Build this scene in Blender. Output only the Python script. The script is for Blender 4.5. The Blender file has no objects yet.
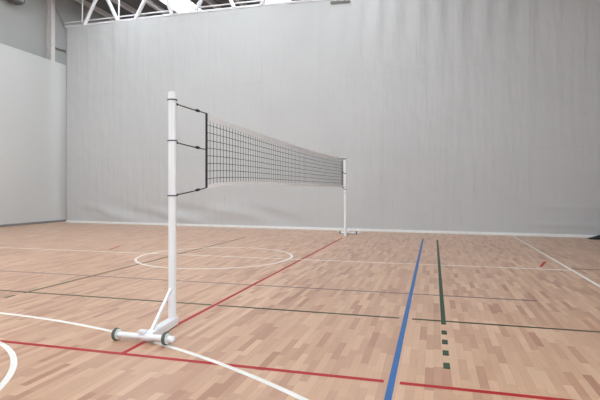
import bpy, bmesh, math, random
from mathutils import Vector, Matrix, noise
random.seed(4)
S = bpy.context.scene
COL = S.collection
PI = math.pi

# ------------------------------------------------------------------ materials
def mat(name, col, rough=0.5, metal=0.0, spec=0.5, var=0.04, scale=6.0, bump=0.0, bscale=60.0):
    m = bpy.data.materials.new(name); m.use_nodes = True
    nt = m.node_tree; b = nt.nodes['Principled BSDF']
    tc = nt.nodes.new('ShaderNodeTexCoord')
    n = nt.nodes.new('ShaderNodeTexNoise'); n.inputs['Scale'].default_value = scale
    n.inputs['Detail'].default_value = 3
    nt.links.new(tc.outputs['Object'], n.inputs['Vector'])
    r = nt.nodes.new('ShaderNodeValToRGB')
    r.color_ramp.elements[0].position = 0.3; r.color_ramp.elements[1].position = 0.7
    r.color_ramp.elements[0].color = tuple(max(0, c*(1-var)) for c in col)+(1,)
    r.color_ramp.elements[1].color = tuple(min(1, c*(1+var)) for c in col)+(1,)
    nt.links.new(n.outputs['Fac'], r.inputs['Fac'])
    nt.links.new(r.outputs['Color'], b.inputs['Base Color'])
    b.inputs['Roughness'].default_value = rough
    b.inputs['Metallic'].default_value = metal
    b.inputs['Specular IOR Level'].default_value = spec
    if bump:
        n2 = nt.nodes.new('ShaderNodeTexNoise'); n2.inputs['Scale'].default_value = bscale
        nt.links.new(tc.outputs['Object'], n2.inputs['Vector'])
        bp = nt.nodes.new('ShaderNodeBump'); bp.inputs['Strength'].default_value = bump
        bp.inputs['Distance'].default_value = 0.01
        nt.links.new(n2.outputs['Fac'], bp.inputs['Height'])
        nt.links.new(bp.outputs['Normal'], b.inputs['Normal'])
    return m

def parquet():
    m = bpy.data.materials.new('maple_strip_parquet'); m.use_nodes = True
    nt = m.node_tree; L = nt.links; N = nt.nodes; b = N['Principled BSDF']
    def math_(op, a, c=None):
        x = N.new('ShaderNodeMath'); x.operation = op
        for i, v in enumerate((a, c)):
            if v is None: continue
            if isinstance(v, (int, float)): x.inputs[i].default_value = v
            else: L.new(v, x.inputs[i])
        return x.outputs[0]
    tc = N.new('ShaderNodeTexCoord'); sp = N.new('ShaderNodeSeparateXYZ')
    L.new(tc.outputs['Object'], sp.inputs[0])
    u = math_('DIVIDE', sp.outputs['X'], 0.066)
    row = math_('FLOOR', u)
    wn = N.new('ShaderNodeTexWhiteNoise'); wn.noise_dimensions = '1D'; L.new(row, wn.inputs['W'])
    v = math_('ADD', math_('DIVIDE', sp.outputs['Y'], 0.46), math_('MULTIPLY', wn.outputs['Value'], 7.0))
    cell = math_('FLOOR', v)
    cb = N.new('ShaderNodeCombineXYZ'); L.new(row, cb.inputs[0]); L.new(cell, cb.inputs[1])
    w2 = N.new('ShaderNodeTexWhiteNoise'); w2.noise_dimensions = '2D'; L.new(cb.outputs[0], w2.inputs['Vector'])
    ramp = N.new('ShaderNodeValToRGB'); e = ramp.color_ramp.elements
    cols = [(0.0, (0.405, 0.197, 0.122)), (0.12, (0.475, 0.255, 0.163)), (0.38, (0.540, 0.310, 0.198)),
            (0.72, (0.590, 0.352, 0.226)), (1.0, (0.65, 0.41, 0.272))]
    e[0].position = 0; e[0].color = cols[0][1]+(1,); e[1].position = 1; e[1].color = cols[-1][1]+(1,)
    for p, c in cols[1:-1]:
        q = e.new(p); q.color = c+(1,)
    L.new(w2.outputs['Value'], ramp.inputs['Fac'])
    # grain, long in the direction of the boards
    mp = N.new('ShaderNodeMapping'); mp.inputs['Scale'].default_value = (60, 3, 1)
    L.new(tc.outputs['Object'], mp.inputs['Vector'])
    g = N.new('ShaderNodeTexNoise'); g.inputs['Scale'].default_value = 1.0; g.inputs['Detail'].default_value = 4
    L.new(mp.outputs[0], g.inputs['Vector'])
    gr = N.new('ShaderNodeMapRange'); gr.inputs['To Min'].default_value = 0.88; gr.inputs['To Max'].default_value = 1.10
    L.new(g.outputs['Fac'], gr.inputs['Value'])
    # broad batches of boards
    big = N.new('ShaderNodeTexNoise'); big.inputs['Scale'].default_value = 0.55; big.inputs['Detail'].default_value = 2
    L.new(tc.outputs['Object'], big.inputs['Vector'])
    br = N.new('ShaderNodeMapRange'); br.inputs['To Min'].default_value = 0.93; br.inputs['To Max'].default_value = 1.07
    L.new(big.outputs['Fac'], br.inputs['Value'])
    # fine joints
    fu = math_('FRACT', u); fv = math_('FRACT', v)
    ju = math_('LESS_THAN', fu, 0.02); jv = math_('LESS_THAN', fv, 0.006)
    j = math_('SUBTRACT', 1.0, math_('MULTIPLY', math_('MAXIMUM', ju, jv), 0.25))
    k = math_('MULTIPLY', math_('MULTIPLY', gr.outputs[0], br.outputs[0]), j)
    mx = N.new('ShaderNodeVectorMath'); mx.operation = 'SCALE'
    L.new(ramp.outputs['Color'], mx.inputs[0]); L.new(k, mx.inputs['Scale'])
    L.new(mx.outputs[0], b.inputs['Base Color'])
    b.inputs['Roughness'].default_value = 0.30
    b.inputs['Specular IOR Level'].default_value = 0.5
    return m

def curtain_mat():
    m = bpy.data.materials.new('grey_curtain_vinyl'); m.use_nodes = True
    nt = m.node_tree; L = nt.links; N = nt.nodes; b = N['Principled BSDF']
    def math_(op, a, c=None):
        x = N.new('ShaderNodeMath'); x.operation = op
        for i, v in enumerate((a, c)):
            if v is None: continue
            if isinstance(v, (int, float)): x.inputs[i].default_value = v
            else: L.new(v, x.inputs[i])
        return x.outputs[0]
    tc = N.new('ShaderNodeTexCoord'); sp = N.new('ShaderNodeSeparateXYZ')
    L.new(tc.outputs['Object'], sp.inputs[0])
    # welded seams: vertical every 2.3 m, horizontal every 2.75 m
    fx = math_('FRACT', math_('DIVIDE', sp.outputs['X'], 2.3))
    fz = math_('FRACT', math_('DIVIDE', sp.outputs['Z'], 2.75))
    sx = math_('LESS_THAN', fx, 0.016); sz = math_('LESS_THAN', fz, 0.012)
    seam = math_('MULTIPLY', math_('MAXIMUM', sx, sz), 0.03)
    n = N.new('ShaderNodeTexNoise'); n.inputs['Scale'].default_value = 0.6; n.inputs['Detail'].default_value = 4
    L.new(tc.outputs['Object'], n.inputs['Vector'])
    mr = N.new('ShaderNodeMapRange'); mr.inputs['To Min'].default_value = 0.94; mr.inputs['To Max'].default_value = 1.05
    L.new(n.outputs['Fac'], mr.inputs['Value'])
    k = math_('SUBTRACT', mr.outputs[0], seam)
    rgb = N.new('ShaderNodeRGB'); rgb.outputs[0].default_value = (0.55, 0.55, 0.55, 1)
    sc = N.new('ShaderNodeVectorMath'); sc.operation = 'SCALE'
    L.new(rgb.outputs[0], sc.inputs[0]); L.new(k, sc.inputs['Scale'])
    L.new(sc.outputs[0], b.inputs['Base Color'])
    b.inputs['Roughness'].default_value = 0.55
    b.inputs['Specular IOR Level'].default_value = 0.3
    mp = N.new('ShaderNodeMapping'); mp.inputs['Scale'].default_value = (2.4, 1, 0.35)
    L.new(tc.outputs['Object'], mp.inputs['Vector'])
    w = N.new('ShaderNodeTexNoise'); w.inputs['Scale'].default_value = 1.6; w.inputs['Detail'].default_value = 5
    L.new(mp.outputs[0], w.inputs['Vector'])
    bp = N.new('ShaderNodeBump'); bp.inputs['Strength'].default_value = 0.6; bp.inputs['Distance'].default_value = 0.06
    L.new(w.outputs['Fac'], bp.inputs['Height']); L.new(bp.outputs['Normal'], b.inputs['Normal'])
    return m

def emit(name, col, st):
    m = bpy.data.materials.new(name); m.use_nodes = True
    nt = m.node_tree; b = nt.nodes['Principled BSDF']
    b.inputs['Base Color'].default_value = (0.8, 0.8, 0.8, 1)
    b.inputs['Emission Color'].default_value = col+(1,)
    b.inputs['Emission Strength'].default_value = st
    return m

SKY = 8.2
GLZ = 2.0  # strength of the added glow behind the viewer
RGL = 6.6  # strength of the added glow from the right
M = dict(
    floor=parquet(), curtain=curtain_mat(),
    hem=mat('white_hem_webbing', (0.80, 0.80, 0.79), 0.6),
    panel=mat('light_grey_wall_panel', (0.62, 0.62, 0.61), 0.6, var=0.02, scale=0.5),
    cladding=mat('grey_wall_cladding', (0.40, 0.40, 0.385), 0.6, var=0.03, scale=0.7),
    plain=mat('grey_plaster', (0.45, 0.45, 0.45), 0.7),
    skirting=mat('grey_skirting', (0.22, 0.225, 0.23), 0.5),
    roof=mat('dark_roof_deck', (0.13, 0.123, 0.123), 0.7, var=0.08, scale=1.5),
    steel=mat('white_painted_steel', (0.76, 0.75, 0.76), 0.4),
    warmsteel=mat('pale_column_paint', (0.64, 0.60, 0.59), 0.45),
    sky=emit("daylight_pane", (0.90, 1.0, 1.06), SKY),
    daylight=emit('daylight_glazing', (0.90, 1.0, 1.06), GLZ),  # glow of the invented back opening, fill for the posts
    daylight_side=emit('side_daylight_glazing', (0.90, 1.0, 1.06), RGL),  # glow of the invented right band, fill for the net tapes
    post=mat('white_powder_coat', (0.86, 0.87, 0.89), 0.3, var=0.015),
    dark=mat('black_cord', (0.010, 0.010, 0.011), 0.6),
    netcord=mat('black_net_cord', (0.030, 0.030, 0.033), 0.8),
    tape=mat('white_net_tape', (0.84, 0.84, 0.84), 0.7),
    btape=mat('bright_white_net_tape', (0.90, 0.90, 0.90), 0.7),
    tyre=mat('dark_green_rubber', (0.085, 0.105, 0.090), 0.6),
    hub=mat('pale_grey_hub', (0.66, 0.69, 0.65), 0.45),
    lampbody=mat('dark_grey_housing', (0.10, 0.10, 0.10), 0.5),
    lamptop=mat('grey_housing', (0.36, 0.36, 0.36), 0.5),
    black=mat('black_fabric', (0.012, 0.012, 0.014), 0.7, bump=0.3),
    batten=mat('brown_grey_batten', (0.17, 0.15, 0.13), 0.6),  # dark colour standing in for a slot in the curtain
    red=mat('red_court_paint', (0.42, 0.018, 0.022), 0.45, spec=0.14),
    blue=mat('blue_court_paint', (0.040, 0.135, 0.330), 0.45, spec=0.14),
    green=mat('dark_green_court_paint', (0.036, 0.072, 0.042), 0.45, spec=0.14),
    olive=mat('olive_green_court_paint', (0.085, 0.090, 0.050), 0.45, spec=0.14),
    violet=mat('grey_violet_court_paint', (0.21, 0.15, 0.17), 0.45, spec=0.14),
    white=mat('white_court_paint', (0.80, 0.76, 0.72), 0.45, spec=0.14),
)

# ------------------------------------------------------------------ mesh helpers
def add_box(bm, lo, hi, mtx=None):
    vs = [bm.verts.new(((lo, hi)[i][0], (lo, hi)[j][1], (lo, hi)[k][2])) for i in (0, 1) for j in (0, 1) for k in (0, 1)]
    for f in ((0,1,3,2), (4,6,7,5), (0,4,5,1), (2,3,7,6), (0,2,6,4), (1,5,7,3)):
        bm.faces.new([vs[q] for q in f])
    if mtx is not None:
        for v in vs: v.co = mtx @ v.co
    return vs

def frame_of(d):
    d = d.normalized(); up = Vector((0, 0, 1)) if abs(d.z) < 0.95 else Vector((1, 0, 0))
    x = d.cross(up).normalized(); return x, x.cross(d).normalized()

def add_tube(bm, pts, r, n=12, caps=True):
    pts = [Vector(p) for p in pts]; rings = []
    for i, p in enumerate(pts):
        d = (pts[min(i+1, len(pts)-1)] - pts[max(i-1, 0)])
        x, y = frame_of(d)
        rr = r[i] if isinstance(r, (list, tuple)) else r
        rings.append([bm.verts.new(p + rr*(math.cos(a)*x + math.sin(a)*y)) for a in [2*PI*k/n for k in range(n)]])
    for a, b in zip(rings, rings[1:]):
        for k in range(n): bm.faces.new((a[k], a[(k+1) % n], b[(k+1) % n], b[k]))
    if caps:
        bm.faces.new(rings[0][::-1]); bm.faces.new(rings[-1])

def add_lathe(bm, prof, axis_o, axis_d, n=24):
    """prof: (along, radius) pairs"""
    o = Vector(axis_o); d = Vector(axis_d).normalized(); x, y = frame_of(d)
    rings = [[bm.verts.new(o + t*d + max(r, 1e-4)*(math.cos(2*PI*k/n)*x + math.sin(2*PI*k/n)*y)) for k in range(n)] for t, r in prof]
    for a, b in zip(rings, rings[1:]):
        for k in range(n): bm.faces.new((a[k], a[(k+1) % n], b[(k+1) % n], b[k]))
    bm.faces.new(rings[0][::-1]); bm.faces.new(rings[-1])

def add_bar(bm, a, b, w, h):
    """rectangular bar between two points (w sideways, h up)"""
    a = Vector(a); b = Vector(b); d = b-a; x, y = frame_of(d)
    q = [[bm.verts.new(p + sx*w/2*x + sy*h/2*y) for sx, sy in ((-1,-1), (1,-1), (1,1), (-1,1))] for p in (a, b)]
    for k in range(4): bm.faces.new((q[0][k], q[0][(k+1) % 4], q[1][(k+1) % 4], q[1][k]))
    bm.faces.new(q[0][::-1]); bm.faces.new(q[1])

def obj(name, bm, m, parent=None, smooth=False, bevel=0.0, origin=None):
    bmesh.ops.recalc_face_normals(bm, faces=bm.faces)
    me = bpy.data.meshes.new(name)
    base = Vector((0, 0, 0))
    if origin is not None: base = Vector(origin)
    if parent is not None and origin is None: base = parent.matrix_basis.translation.copy() if parent.parent is None else (parent.matrix_basis.translation + parent.parent.matrix_basis.translation)
    bmesh.ops.translate(bm, verts=bm.verts, vec=-base)
    bm.to_mesh(me); bm.free()
    me.materials.append(m)
    o = bpy.data.objects.new(name, me); COL.objects.link(o)
    if smooth:
        for p in me.polygons: p.use_smooth = True
        try: me.set_sharp_from_angle(angle=math.radians(40))
        except Exception: pass
    if parent is not None: o.parent = parent        # geometry is expressed in the parent's frame
    else: o.location = base
    if bevel:
        md = o.modifiers.new('bevel', 'BEVEL'); md.width = bevel; md.segments = 2; md.limit_method = 'ANGLE'
    return o

def thing(name, label, cat, loc=(0, 0, 0), group=None):
    o = bpy.data.objects.new(name, None); COL.objects.link(o); o.empty_display_size = 0.2
    o.location = loc; o['label'] = label; o['category'] = cat
    if group: o['group'] = group
    return o

def struct(name, bm, m, parent=None, **k):
    o = obj(name, bm, m, parent, **k)
    o['kind'] = 'structure'
    return o
B = bmesh.new

# ------------------------------------------------------------------ the hall
XL, XR, YB, YF, ZC = -16.4, 9.0, -5.0, 27.0, 10.65
bm = B(); add_box(bm, (XL-0.6, YB-0.2, -0.2), (XR+0.2, YF+0.2, 0)); floor = struct('floor', bm, M['floor'])

# lower wall: a boarded panel wall standing 0.3 m proud of the cladding above
bm = B(); add_box(bm, (XL-0.5, YB, 0), (XL, YF, 7.22)); struct('wall_left', bm, M['panel'])
bm = B(); add_box(bm, (XL-0.5, YB, 7.22), (XL-0.3, YF, ZC)); struct('wall_left_upper', bm, M['cladding'])
bm = B(); add_box(bm, (XL, YB, 0.001), (XL+0.02, YF, 0.085)); struct('baseboard_left', bm, M['skirting'])
# right wall with an invented glowing band, out of view, to whiten net and posts
RY0, RY1, RZ0, RZ1 = -4.4, 2.8, 1.0, 7.4
bm = B()
for a, b in (((XR, YB, 0), (XR+0.2, RY0, ZC)), ((XR, RY1, 0), (XR+0.2, YF, ZC)), ((XR, RY0, 0), (XR+0.2, RY1, RZ0)), ((XR, RY0, RZ1), (XR+0.2, RY1, ZC))):
    add_box(bm, a, b)
struct('wall_right', bm, M['plain'])
bm = B()
for i in range(7):
    y = RY0+0.03+(RY1-RY0-0.06)*i/6; add_box(bm, (XR+0.02, y-0.03, RZ0), (XR+0.16, y+0.03, RZ1))
for z in (RZ0+0.03, 4.2, RZ1-0.03): add_box(bm, (XR+0.03, RY0, z-0.03), (XR+0.15, RY1, z+0.03))
w = struct('window_5', bm, M['steel'])
bm = B(); add_box(bm, (XR+0.10, RY0+0.01, RZ0+0.01), (XR+0.12, RY1-0.01, RZ1-0.01)); obj('pane', bm, M['daylight_side'], w)  # glowing sheet added as fill from the right
# back wall with a made-up glowing opening behind the viewer, as frontal fill
GX0, GX1, GZ0, GZ1 = -15.5, -5.5, 1.2, 8.8
bm = B()
for a, b in (((XL-0.5, YB-0.2, 0), (GX0, YB, ZC)), ((GX1, YB-0.2, 0), (XR+0.2, YB, ZC)), ((GX0, YB-0.2, 0), (GX1, YB, GZ0)), ((GX0, YB-0.2, GZ1), (GX1, YB, ZC))):
    add_box(bm, a, b)
struct('wall_back', bm, M['plain'])
bm = B()
for i in range(8):
    x = GX0+0.03+(GX1-GX0-0.06)*i/7; add_box(bm, (x-0.03, YB-0.16, GZ0), (x+0.03, YB-0.02, GZ1))
for z in (GZ0+0.03, 5.0, GZ1-0.03): add_box(bm, (GX0, YB-0.15, z-0.03), (GX1, YB-0.03, z+0.03))
w = struct('window_4', bm, M['steel'])
bm = B(); add_box(bm, (GX0+0.01, YB-0.12, GZ0+0.01), (GX1-0.01, YB-0.10, GZ1-0.01)); obj('pane', bm, M['daylight'], w)  # glowing sheet added as fill from behind the viewer
bm = B(); add_box(bm, (XL-0.5, YF, 0), (XR+0.2, YF+0.2, ZC)); struct('wall_front', bm, M['plain'])

# roof deck with long skylight slots running down the hall
SKYL = [(-12.75, -11.35), (-7.95, -6.65), (-3.2, -1.9)]
edges = [XL-0.5] + [v for s in SKYL for v in s] + [XR+0.2]
bm = B()
for a, b in zip(edges[0::2], edges[1::2]): add_box(bm, (a, YB-0.2, ZC), (b, YF+0.2, ZC+0.15))
ceiling = struct('ceiling', bm, M['roof'])
for i, (a, b) in enumerate(SKYL):
    fr = B()
    for x in (a, b): add_box(fr, (x-0.03, YB-0.2, ZC-0.05), (x+0.03, YF+0.2, ZC+0.15))
    w = struct('window_%d' % (i+1), fr, M['steel'])
    pn = B(); add_box(pn, (a+0.03, YB-0.1, ZC+0.06), (b-0.03, YF+0.1, ZC+0.10))
    obj('pane', pn, M['sky'], w)
# purlins under the deck
for i, x in enumerate((-16.35, -14.7, -13.3, -10.4, -9.0, -5.3, -0.6, 2.2, 5.0)):
    bm = B(); add_box(bm, (x-0.09, YB, ZC-0.2), (x+0.09, YF, ZC))
    struct('trim_%d' % (i+1), bm, M['warmsteel'])

# ------------------------------------------------------------------ court markings (paint, parts of the floor)
ZP = 0.0012
def paint(name, bm, m, label):
    o = obj(name, bm, M[m], floor); o['label'] = label; return o
def lineY(x, y0, y1, w, m, label, z=ZP, name='court_line'):
    bm = B(); add_box(bm, (x-w/2, y0, 0.0), (x+w/2, y1, z)); return paint(name, bm, m, label)
def lineX(y, spans, w, m, label, z=ZP, name='court_line'):
    bm = B()
    for x0, x1 in spans: add_box(bm, (x0, y-w/2, 0.0), (x1, y+w/2, z))
    return paint(name, bm, m, label)
def arc(cx, cy, r, a0, a1, w, m, label, name, z=ZP*1.5, n=96, z0=0.0):
    bm = B(); rings = []
    full = abs(a1-a0) >= 359.9
    for k in range(n if full else n+1):
        a = math.radians(a0+(a1-a0)*k/n); c, s = math.cos(a), math.sin(a)
        rings.append([bm.verts.new((cx+q*c, cy+q*s, h)) for q, h in ((r-w/2, z0), (r+w/2, z0), (r+w/2, z), (r-w/2, z))])
    pr = list(zip(rings, rings[1:])) + ([(rings[-1], rings[0])] if full else [])
    for a, b in pr:
        for k in range(4): bm.faces.new((a[k], a[(k+1) % 4], b[(k+1) % 4], b[k]))
    if not full: bm.faces.new(rings[0]); bm.faces.new(rings[-1])
    return paint(name, bm, m, label)

W = 0.05
lineY(-2.66, 3.71, 14.4, W, 'red', 'red line running under the net')
lineX(3.69, [(-9, -0.365), (-0.245, 6)], W, 'red', 'red line crossing the foreground', z=ZP*1.1)
lineY(-0.306, 0.5, 14.7, W, 'blue', 'blue line running down the hall', z=ZP*1.3)
lineY(0.103, 5.42, 14.6, W, 'green', 'dark green line beside the blue line', z=ZP*1.25)
for y in (5.118, 4.80, 4.478, 4.153):
    bm = B(); add_box(bm, (0.103-0.026, y-0.07, 0), (0.103+0.026, y+0.07, ZP)); paint('court_dash', bm, 'green', 'dark green dash at the end of the green line')
lineY(2.41, 3.0, 16.45, W, 'white', 'white line on the right running to the curtain')
lineY(-5.56, 5.50, 13.8, 0.055, 'olive', 'olive green line on the left running down the hall')
bm = B(); add_box(bm, (-5.56-0.026, 5.19, 0), (-5.56+0.026, 5.35, ZP)); paint('court_dash', bm, 'olive', 'olive green dash at the end of the left green line')
lineX(5.56, [(-13, -2.70), (-2.62, -0.375), (-0.235, 6)], W, 'olive', 'thin olive green line across the court', z=ZP*0.9)
lineX(6.90, [(-13, 1.3)], 0.045, 'violet', 'faint grey violet line across the court', z=ZP*0.8)
lineX(9.70, [(XL+0.1, 2.39)], W, 'white', 'white line across the court through the circle', z=ZP*1.05)
lineX(9.88, [(2.44, 6)], W, 'olive', 'dark line across the court at the far right', z=ZP*0.95)
for a, b in (((-7.60, 10.05), (-7.83, 10.8)), ((1.95, 10.0), (2.17, 10.7))):
    bm = B(); add_bar(bm, (a[0], a[1], ZP*0.6), (b[0], b[1], ZP*0.6), W, ZP*1.2); paint('court_tick', bm, 'red', 'short slanted red tick mark')
arc(-4.584, 9.653, 1.66, 0, 360, W, 'white', 'white painted centre circle', 'court_circle')
arc(-5.378, -3.822, 8.364, 30, 118, W, 'white', 'long curved white line passing under the post base', 'court_arc')
arc(-4.694, 1.944, 1.847, -60, 110, W, 'white', 'tightly curved white line at the lower left', 'court_arc')

# ------------------------------------------------------------------ divider curtain
CX0, CX1 = -15.80, 8.6
def cy(x): return 16.75 - 0.075*x
TOP = [(-16.2, 8.73), (-14.7, 8.67), (-11.3, 8.59), (-9, 8.53), (-7.3, 8.47), (-5.9, 8.43), (-4.7, 8.36), (-3.9, 8.33), (9, 7.9)]
def ctop(x):
    x = max(x, TOP[0][0])
    for (a, p), (b, q) in zip(TOP, TOP[1:]):
        if a <= x <= b: return p+(q-p)*(x-a)/(b-a)
    return TOP[-1][1]
def sstep(a, b, x):
    t = max(0, min(1, (x-a)/(b-a))); return t*t*(3-2*t)
def wrinkle(x, z, zt):
    d = 0.010*noise.noise(Vector((x*0.9, 3.1, z*0.25)))
    # gathers hanging from the top rail, strongest over the middle right
    g = sstep(zt-3.2, zt, z)
    d += g*(0.008+0.020*sstep(-4, -2, x)*(1-sstep(1.5, 4.5, x)))*math.sin(x*9.0+2.2*noise.noise(Vector((x*0.8, 0, z*0.4))))
    # slack drapes near the floor on the left
    q = math.exp(-((z-0.45)/0.42)**2)*sstep(-15.5, -13.5, x)*(1-sstep(-6.5, -4.0, x))
    d += q*0.085*noise.noise(Vector((x*0.75+z*1.3, 7.7, z*1.7)))*1.6
    # flat folds lying across the lower right corner
    q = sstep(2.5, 3.3, x)
    for zf in (0.38, 0.93):
        d += q*0.024*math.exp(-((z-zf+0.01*(x-3))/0.05)**2)
    d += 0.006*noise.noise(Vector((x*2.2+z*1.4, 1.0, z*1.8)))
    return d
root = thing('divider_curtain', 'tall light grey hall dividing curtain hanging behind the net', 'curtain', (-4, cy(-4), 0))
bm = B(); nx, nz = 300, 110; grid = []
for i in range(nx+1):
    x = CX0+(CX1-CX0)*i/nx; zt = ctop(x); col = []
    for j in range(nz+1):
        z = 0.012+(zt-0.012)*(j/nz)
        col.append(bm.verts.new((x, cy(x)-wrinkle(x, z, zt)*min(1, z/0.12+0.15), z)))
    grid.append(col)
for a, b in zip(grid, grid[1:]):
    for j in range(nz): bm.faces.new((a[j], b[j], b[j+1], a[j+1]))
cur = obj('fabric', bm, M['curtain'], root, smooth=True)
sd = cur.modifiers.new('thickness', 'SOLIDIFY'); sd.thickness = 0.006; sd.offset = 1.0
bm = B(); pts = [(x, cy(x)-0.012) for x in [CX0+(CX1-CX0)*i/60 for i in range(61)]]
rings = [[bm.verts.new((x, y+dy, z)) for dy, z in ((-0.018, 0.002), (0.012, 0.002), (0.004, 0.095), (-0.010, 0.095), (-0.020, 0.05))] for x, y in pts]
for a, b in zip(rings, rings[1:]):
    for k in range(5): bm.faces.new((a[k], a[(k+1) % 5], b[(k+1) % 5], b[k]))
bm.faces.new(rings[0]); bm.faces.new(rings[-1])
o = obj('bottom_hem', bm, M['hem'], root); o['label'] = 'white hem along the floor'
bm = B(); add_tube(bm, [(x, cy(x), ctop(x)+0.005) for x in [-15.85+(8.6+15.85)*i/20 for i in range(21)]], 0.022, 10)
obj('top_rail', bm, M['steel'], root, smooth=True)
ang = math.atan2(-0.075, 1)
bm = B(); add_box(bm, (-0.36, -0.05, -0.05), (0.36, -0.028, 0.03), Matrix.Translation((-3.21, cy(-3.21), 8.17)) @ Matrix.Rotation(ang, 4, 'Z') @ Matrix.Rotation(0.06, 4, 'Y'))  # solid dark strip in place of a slot cut in the curtain
o = obj('batten', bm, M['batten'], root); o['label'] = 'dark batten on the fabric'

# ------------------------------------------------------------------ roof truss above the curtain
truss = thing('roof_truss', 'white tubular steel roof truss with zigzag bracing above the curtain', 'truss', (-4, cy(-4)+0.05, 8.5))
def tp(x, z, off=0.06): return (x, cy(x)+off, z)
def chord(off, dz, r):
    bm = B(); add_tube(bm, [tp(x, ctop(x)+dz, off) for x in [-15.95+24.85*i/24 for i in range(25)]], r, 10)
    return obj('bottom_chord', bm, M['steel'], truss, smooth=True)
chord(0.06, 0.07, 0.024)
chord(0.10, 0.235, 0.028)
bm = B(); add_tube(bm, [tp(-16.65, 10.30), tp(8.95, 10.30)], 0.07, 12); obj('top_chord', bm, M['steel'], truss, smooth=True)
DG = [(-14.79, -13.86), (-12.99, -13.90), (-12.09, -11.05), (-10.27, -10.98), (-9.19, -8.20), (-7.45, -8.30), (-6.30, -5.45), (-4.60, -5.50), (-3.5, -2.7), (-1.8, -2.7), (-0.7, 0.1), (1.0, 0.1), (2.1, 2.9), (3.8, 2.9), (4.9, 5.7), (6.6, 5.7)]
for xb, xt in DG:
    bm = B(); add_tube(bm, [tp(xb, ctop(max(xb, -16))+0.02, 0.02), tp(xt, 10.30)], 0.078, 12)
    obj('diagonal', bm, M['steel'], truss, smooth=True)
for xb in (-14.91, -12.94, -6.3):
    bm = B(); add_tube(bm, [tp(xb, ctop(xb)+0.10, 0.02), tp(xb, 10.65)], 0.03, 8)
    obj('hanger_rod', bm, M['steel'], truss, smooth=True)

# ------------------------------------------------------------------ column and bracing on the left wall
cl = thing('steel_column', 'pale steel column on the upper left wall above the panel ledge', 'column', (-16.58, 17.86, 7.22))
bm = B()
for a, b in (((-16.70, 17.76, 7.22), (-16.68, 17.98, 10.65)), ((-16.46, 17.76, 7.22), (-16.44, 17.98, 10.65)), ((-16.68, 17.855, 7.22), (-16.46, 17.885, 10.65))):
    add_box(bm, a, b)
obj('shaft', bm, M['warmsteel'], cl)
bm = B(); add_bar(bm, (-16.6, 17.98, 9.98), (-16.6, 19.6, 8.35), 0.04, 0.05); obj('brace', bm, M['cladding'], cl)
bm = B(); add_bar(bm, (-16.6, 17.98, 7.98), (-16.6, 19.6, 8.05), 0.05, 0.10); obj('rail', bm, M['cladding'], cl)

# floodlight
fl = thing('floodlight', 'dark grey floodlight fixed high on the left wall', 'lamp', (-16.7, 15.85, 9.2))
bm = B()
prof = [(-0.31, 0.40), (-0.31, 0.17), (-0.27, 0.11), (-0.19, 0.08), (0.19, 0.08), (0.27, 0.11), (0.31, 0.17), (0.31, 0.40)]
q = [[bm.verts.new((x, 15.80+p*0.98, 8.97+h)) for p, h in prof] for x in (-16.55, -16.20)]
for k in range(len(prof)): bm.faces.new((q[0][k], q[0][(k+1) % 8], q[1][(k+1) % 8], q[1][k]))
bm.faces.new(q[0]); bm.faces.new(q[1])
obj('housing', bm, M['lampbody'], fl, bevel=0.015)
bm = B(); add_box(bm, (-16.53, 15.57, 9.37), (-16.22, 16.03, 9.48)); obj('top_cover', bm, M['lamptop'], fl, bevel=0.02)
bm = B(); add_box(bm, (-16.20, 15.57, 9.15), (-16.19, 16.03, 9.34)); obj('lens', bm, M['lamptop'], fl)
bm = B(); add_box(bm, (-16.70, 15.70, 9.15), (-16.54, 15.90, 9.30)); obj('bracket', bm, M['lampbody'], fl)

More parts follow.
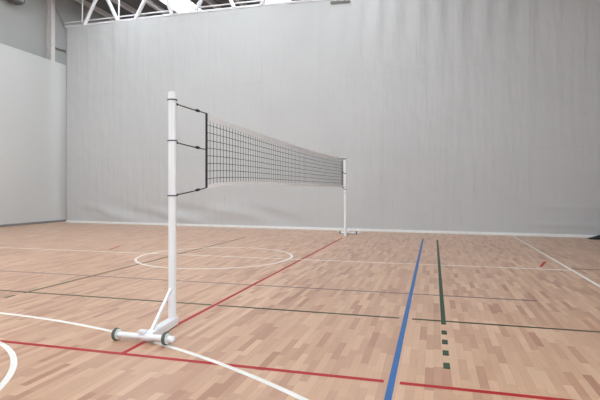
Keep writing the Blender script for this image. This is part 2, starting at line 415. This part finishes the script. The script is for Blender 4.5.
# ------------------------------------------------------------------ net posts
XN = -2.685
def post(y, sgn, label):
    """sgn -1: the wheeled foot points towards the viewer, +1 away"""
    t = thing('net_post', label, 'net post', (XN, y, 0), 'net posts')
    def P(dx, dy, z): return (XN-sgn*dx, y+sgn*dy, z)
    HT = 2.50
    bm = B(); add_lathe(bm, [(0.02, 0.042), (HT-0.012, 0.042)], (XN, y, 0), (0, 0, 1), 28); obj('upright', bm, M['post'], t, smooth=True)
    bm = B(); add_lathe(bm, [(HT-0.016, 0.0435), (HT-0.010, 0.0435), (HT-0.004, 0.040), (HT, 0.030)], (XN, y, 0), (0, 0, 1), 28)
    c = obj('top_cap', bm, M['hub'], t, smooth=True); c['label'] = 'grey cap'
    bm = B()
    a, b = P(-0.006, -0.06, 0.046), P(0.075, 0.575, 0.058)
    add_bar(bm, a, b, 0.088, 0.084); obj('base_beam', bm, M['post'], t, bevel=0.010)
    bm = B(); add_bar(bm, P(0, 0.030, 0.40), P(0.066, 0.50, 0.085), 0.028, 0.036); obj('brace', bm, M['post'], t, bevel=0.004)
    ya = y+sgn*0.580
    bm = B(); add_lathe(bm, [(-0.255, 0.028), (0.255, 0.028)], (XN, ya, 0.060), (1, 0, 0), 20); obj('axle_tube', bm, M['post'], t, smooth=True)
    bm = B(); add_box(bm, (XN-sgn*0.02-0.035, ya-0.03, 0.090), (XN-sgn*0.02+0.035, ya+0.03, 0.122)); obj('clamp_block', bm, M['post'], t, bevel=0.006)
    for s in (-1, 1):
        bm = B(); xw = XN+s*0.268
        add_lathe(bm, [(-0.017, 0.040), (-0.017, 0.053), (-0.010, 0.059), (0.010, 0.059), (0.017, 0.053), (0.017, 0.040)], (xw, ya, 0.060), (1, 0, 0), 28)
        w = obj('wheel', bm, M['tyre'], t, smooth=True); w['label'] = 'dark green wheel'
        bm = B(); add_lathe(bm, [(-0.028, 0.042), (-0.022, 0.050), (0.022, 0.050), (0.028, 0.042)], (xw, ya, 0.060), (1, 0, 0), 24)
        obj('hub', bm, M['hub'], w, smooth=True)
        if s == 1:
            bm = B(); add_lathe(bm, [(0.0, 0.030), (0.055, 0.030), (0.068, 0.018)], (xw+s*0.022, ya, 0.060), (s, 0, 0), 16)
            obj('axle_end', bm, M['post'], w, smooth=True)
    # hooks and eyes on the net side
    for z in (2.44, 1.53, 1.345):
        bm = B(); yy = y-sgn*0.042
        add_tube(bm, [(XN, yy+sgn*0.004, z), (XN, yy-sgn*0.012, z), (XN, yy-sgn*0.020, z+0.010), (XN, yy-sgn*0.019, z+0.026)], 0.007, 8)
        h = obj('hook', bm, M['lampbody'], t, smooth=True); h['label'] = 'dark steel hook'
    return t
YN, YFR = 4.59, 15.02
post_near = post(YN, -1, 'nearer white net post on a wheeled foot in the left foreground')
post_far = post(YFR, 1, 'farther white net post standing close to the grey curtain')

# ------------------------------------------------------------------ net
Y0, Y1 = 5.39, 14.50
def ntop(u): return 2.385+0.025*u-0.055*4*u*(1-u)
def nbot(u): return 1.465+0.065*(1-math.exp(-u/0.07))+0.012*u
TT, BT = 0.075, 0.05
net = thing('volleyball_net', 'black square mesh net with white tapes strung between the two posts', 'net', (XN, (Y0+Y1)/2, 0))
def NP(u, v, dx=0.0):
    a, b = nbot(u)+BT*0.5, ntop(u)-TT*0.5
    return (XN+dx, Y0+(Y1-Y0)*u, a+(b-a)*v)
bm = B(); NV, NH, c = 92, 9, 0.0036
for i in range(1, NV):
    u = i/NV; add_tube(bm, [NP(u, 0), NP(u, 1)], c, 4, False)
for j in range(1, NH):
    add_tube(bm, [NP(i/46, j/NH, 0.002) for i in range(47)], c, 4, False)
obj('net_mesh', bm, M['netcord'], net)
def tape(name, f0, f1, m, w=0.004):
    bm = B(); rings = []
    for i in range(61):
        u = i/60; y = Y0+(Y1-Y0)*u
        rings.append([bm.verts.new((XN+dx, y, z)) for dx, z in ((-w, f0(u)), (w, f0(u)), (w, f1(u)), (-w, f1(u)))])
    for a, b in zip(rings, rings[1:]):
        for k in range(4): bm.faces.new((a[k], a[(k+1) % 4], b[(k+1) % 4], b[k]))
    bm.faces.new(rings[0]); bm.faces.new(rings[-1])
    return obj(name, bm, m, net)
o = tape('top_tape', lambda u: ntop(u)-TT, ntop, M['tape']); o['label'] = 'pale top tape'
o = tape('bottom_tape', nbot, lambda u: nbot(u)+BT, M['btape']); o['label'] = 'white bottom tape'
for u, y in ((0, Y0), (1, Y1)):
    bm = B(); add_tube(bm, [(XN, y, nbot(u)+0.01), (XN, y, ntop(u)+0.005)], 0.014, 10)
    o = obj('end_rod', bm, M['dark'], net, smooth=True); o['label'] = 'black rod at the net end'
def lash(pt, py, ny, sgn, zp, zn, drop):
    """cord from the strap round the post to the net's end rod"""
    r = 0.0475
    loop = [(XN+r*math.cos(a), py+r*math.sin(a), zp) for a in [2*PI*k/24 for k in range(25)]]
    bm = B(); add_tube(bm, loop, 0.0062, 8, False)
    h = obj('strap', bm, M['dark'], pt, smooth=True); h['label'] = 'black strap round the post'
    bm = B(); a = Vector((XN, py+sgn*(r+0.008), zp)); k = Vector((XN, py+sgn*(r+0.05), zp-drop)); e = Vector((XN, ny-sgn*0.008, zn))
    add_tube(bm, [a, k, k+(e-k)*0.5-Vector((0, 0, 0.004)), e], 0.0065, 8)
    o = obj('lashing_cord', bm, M['dark'], net, smooth=True)
    bk = B(); m = k+(e-k)*0.68; d = (e-k).normalized()
    add_tube(bk, [m-d*0.05, m-d*0.03, m+d*0.03, m+d*0.05], [0.008, 0.017, 0.017, 0.008], 10)
    obj('buckle', bk, M['dark'], o, smooth=True)
    bk = B(); add_tube(bk, [k-d*0.02, k, k+d*0.02], [0.006, 0.014, 0.006], 10)
    obj('knot', bk, M['dark'], o, smooth=True)
for pt, py, ny, sgn, u in ((post_near, YN, Y0, 1, 0), (post_far, YFR, Y1, -1, 1)):
    lash(pt, py, ny, sgn, ntop(u)+0.025, ntop(u)+0.005, 0.03)
    lash(pt, py, ny, sgn, 1.975, (ntop(u)+nbot(u))/2+0.02, 0.012)
    lash(pt, py, ny, sgn, nbot(u)-0.075, nbot(u)+0.012, -0.008)

# ------------------------------------------------------------------ black object at the curtain's right end
bm = B()
sec = [(0.0, 0.02), (0.12, 0.05), (0.30, 0.11), (0.60, 0.15), (1.1, 0.15), (1.35, 0.08)]
x0, yy = 4.42, 16.05
rings = []
for dx, h in sec:
    w = 0.14+0.08*min(1, h/0.12)
    rings.append([bm.verts.new((x0+dx, yy+sy*w-0.03*dx, z)) for sy, z in ((-1, 0.002), (1, 0.002), (1, h*0.6), (0.6, h), (-0.6, h), (-1, h*0.6))])
for a, b in zip(rings, rings[1:]):
    for k in range(6): bm.faces.new((a[k], a[(k+1) % 6], b[(k+1) % 6], b[k]))
bm.faces.new(rings[0]); bm.faces.new(rings[-1])
bag = obj('black_bag', bm, M['black'], None, smooth=True, origin=(x0+0.6, yy, 0))
bag['label'] = 'low black bag lying on the floor at the far right by the curtain'; bag['category'] = 'bag'

# ------------------------------------------------------------------ world, camera
w = bpy.data.worlds.new('World'); S.world = w; w.use_nodes = True
w.node_tree.nodes['Background'].inputs[0].default_value = (0.75, 0.8, 0.9, 1)
w.node_tree.nodes['Background'].inputs[1].default_value = 0.6

cam = bpy.data.cameras.new('camera'); co = bpy.data.objects.new('camera', cam); COL.objects.link(co)
cam.sensor_fit = 'HORIZONTAL'; cam.sensor_width = 36; cam.lens = 482/600*36
cam.shift_y = -10.0/600
co.location = (0, 0, 1.45); co.rotation_euler = (PI/2, 0, 0.2705)
cam.clip_start = 0.05; cam.clip_end = 200
S.camera = co
S.view_settings.view_transform = 'Standard'; S.view_settings.look = 'None'
S.view_settings.gamma = 1; S.view_settings.use_curve_mapping = False
S.view_settings.exposure = -0.06
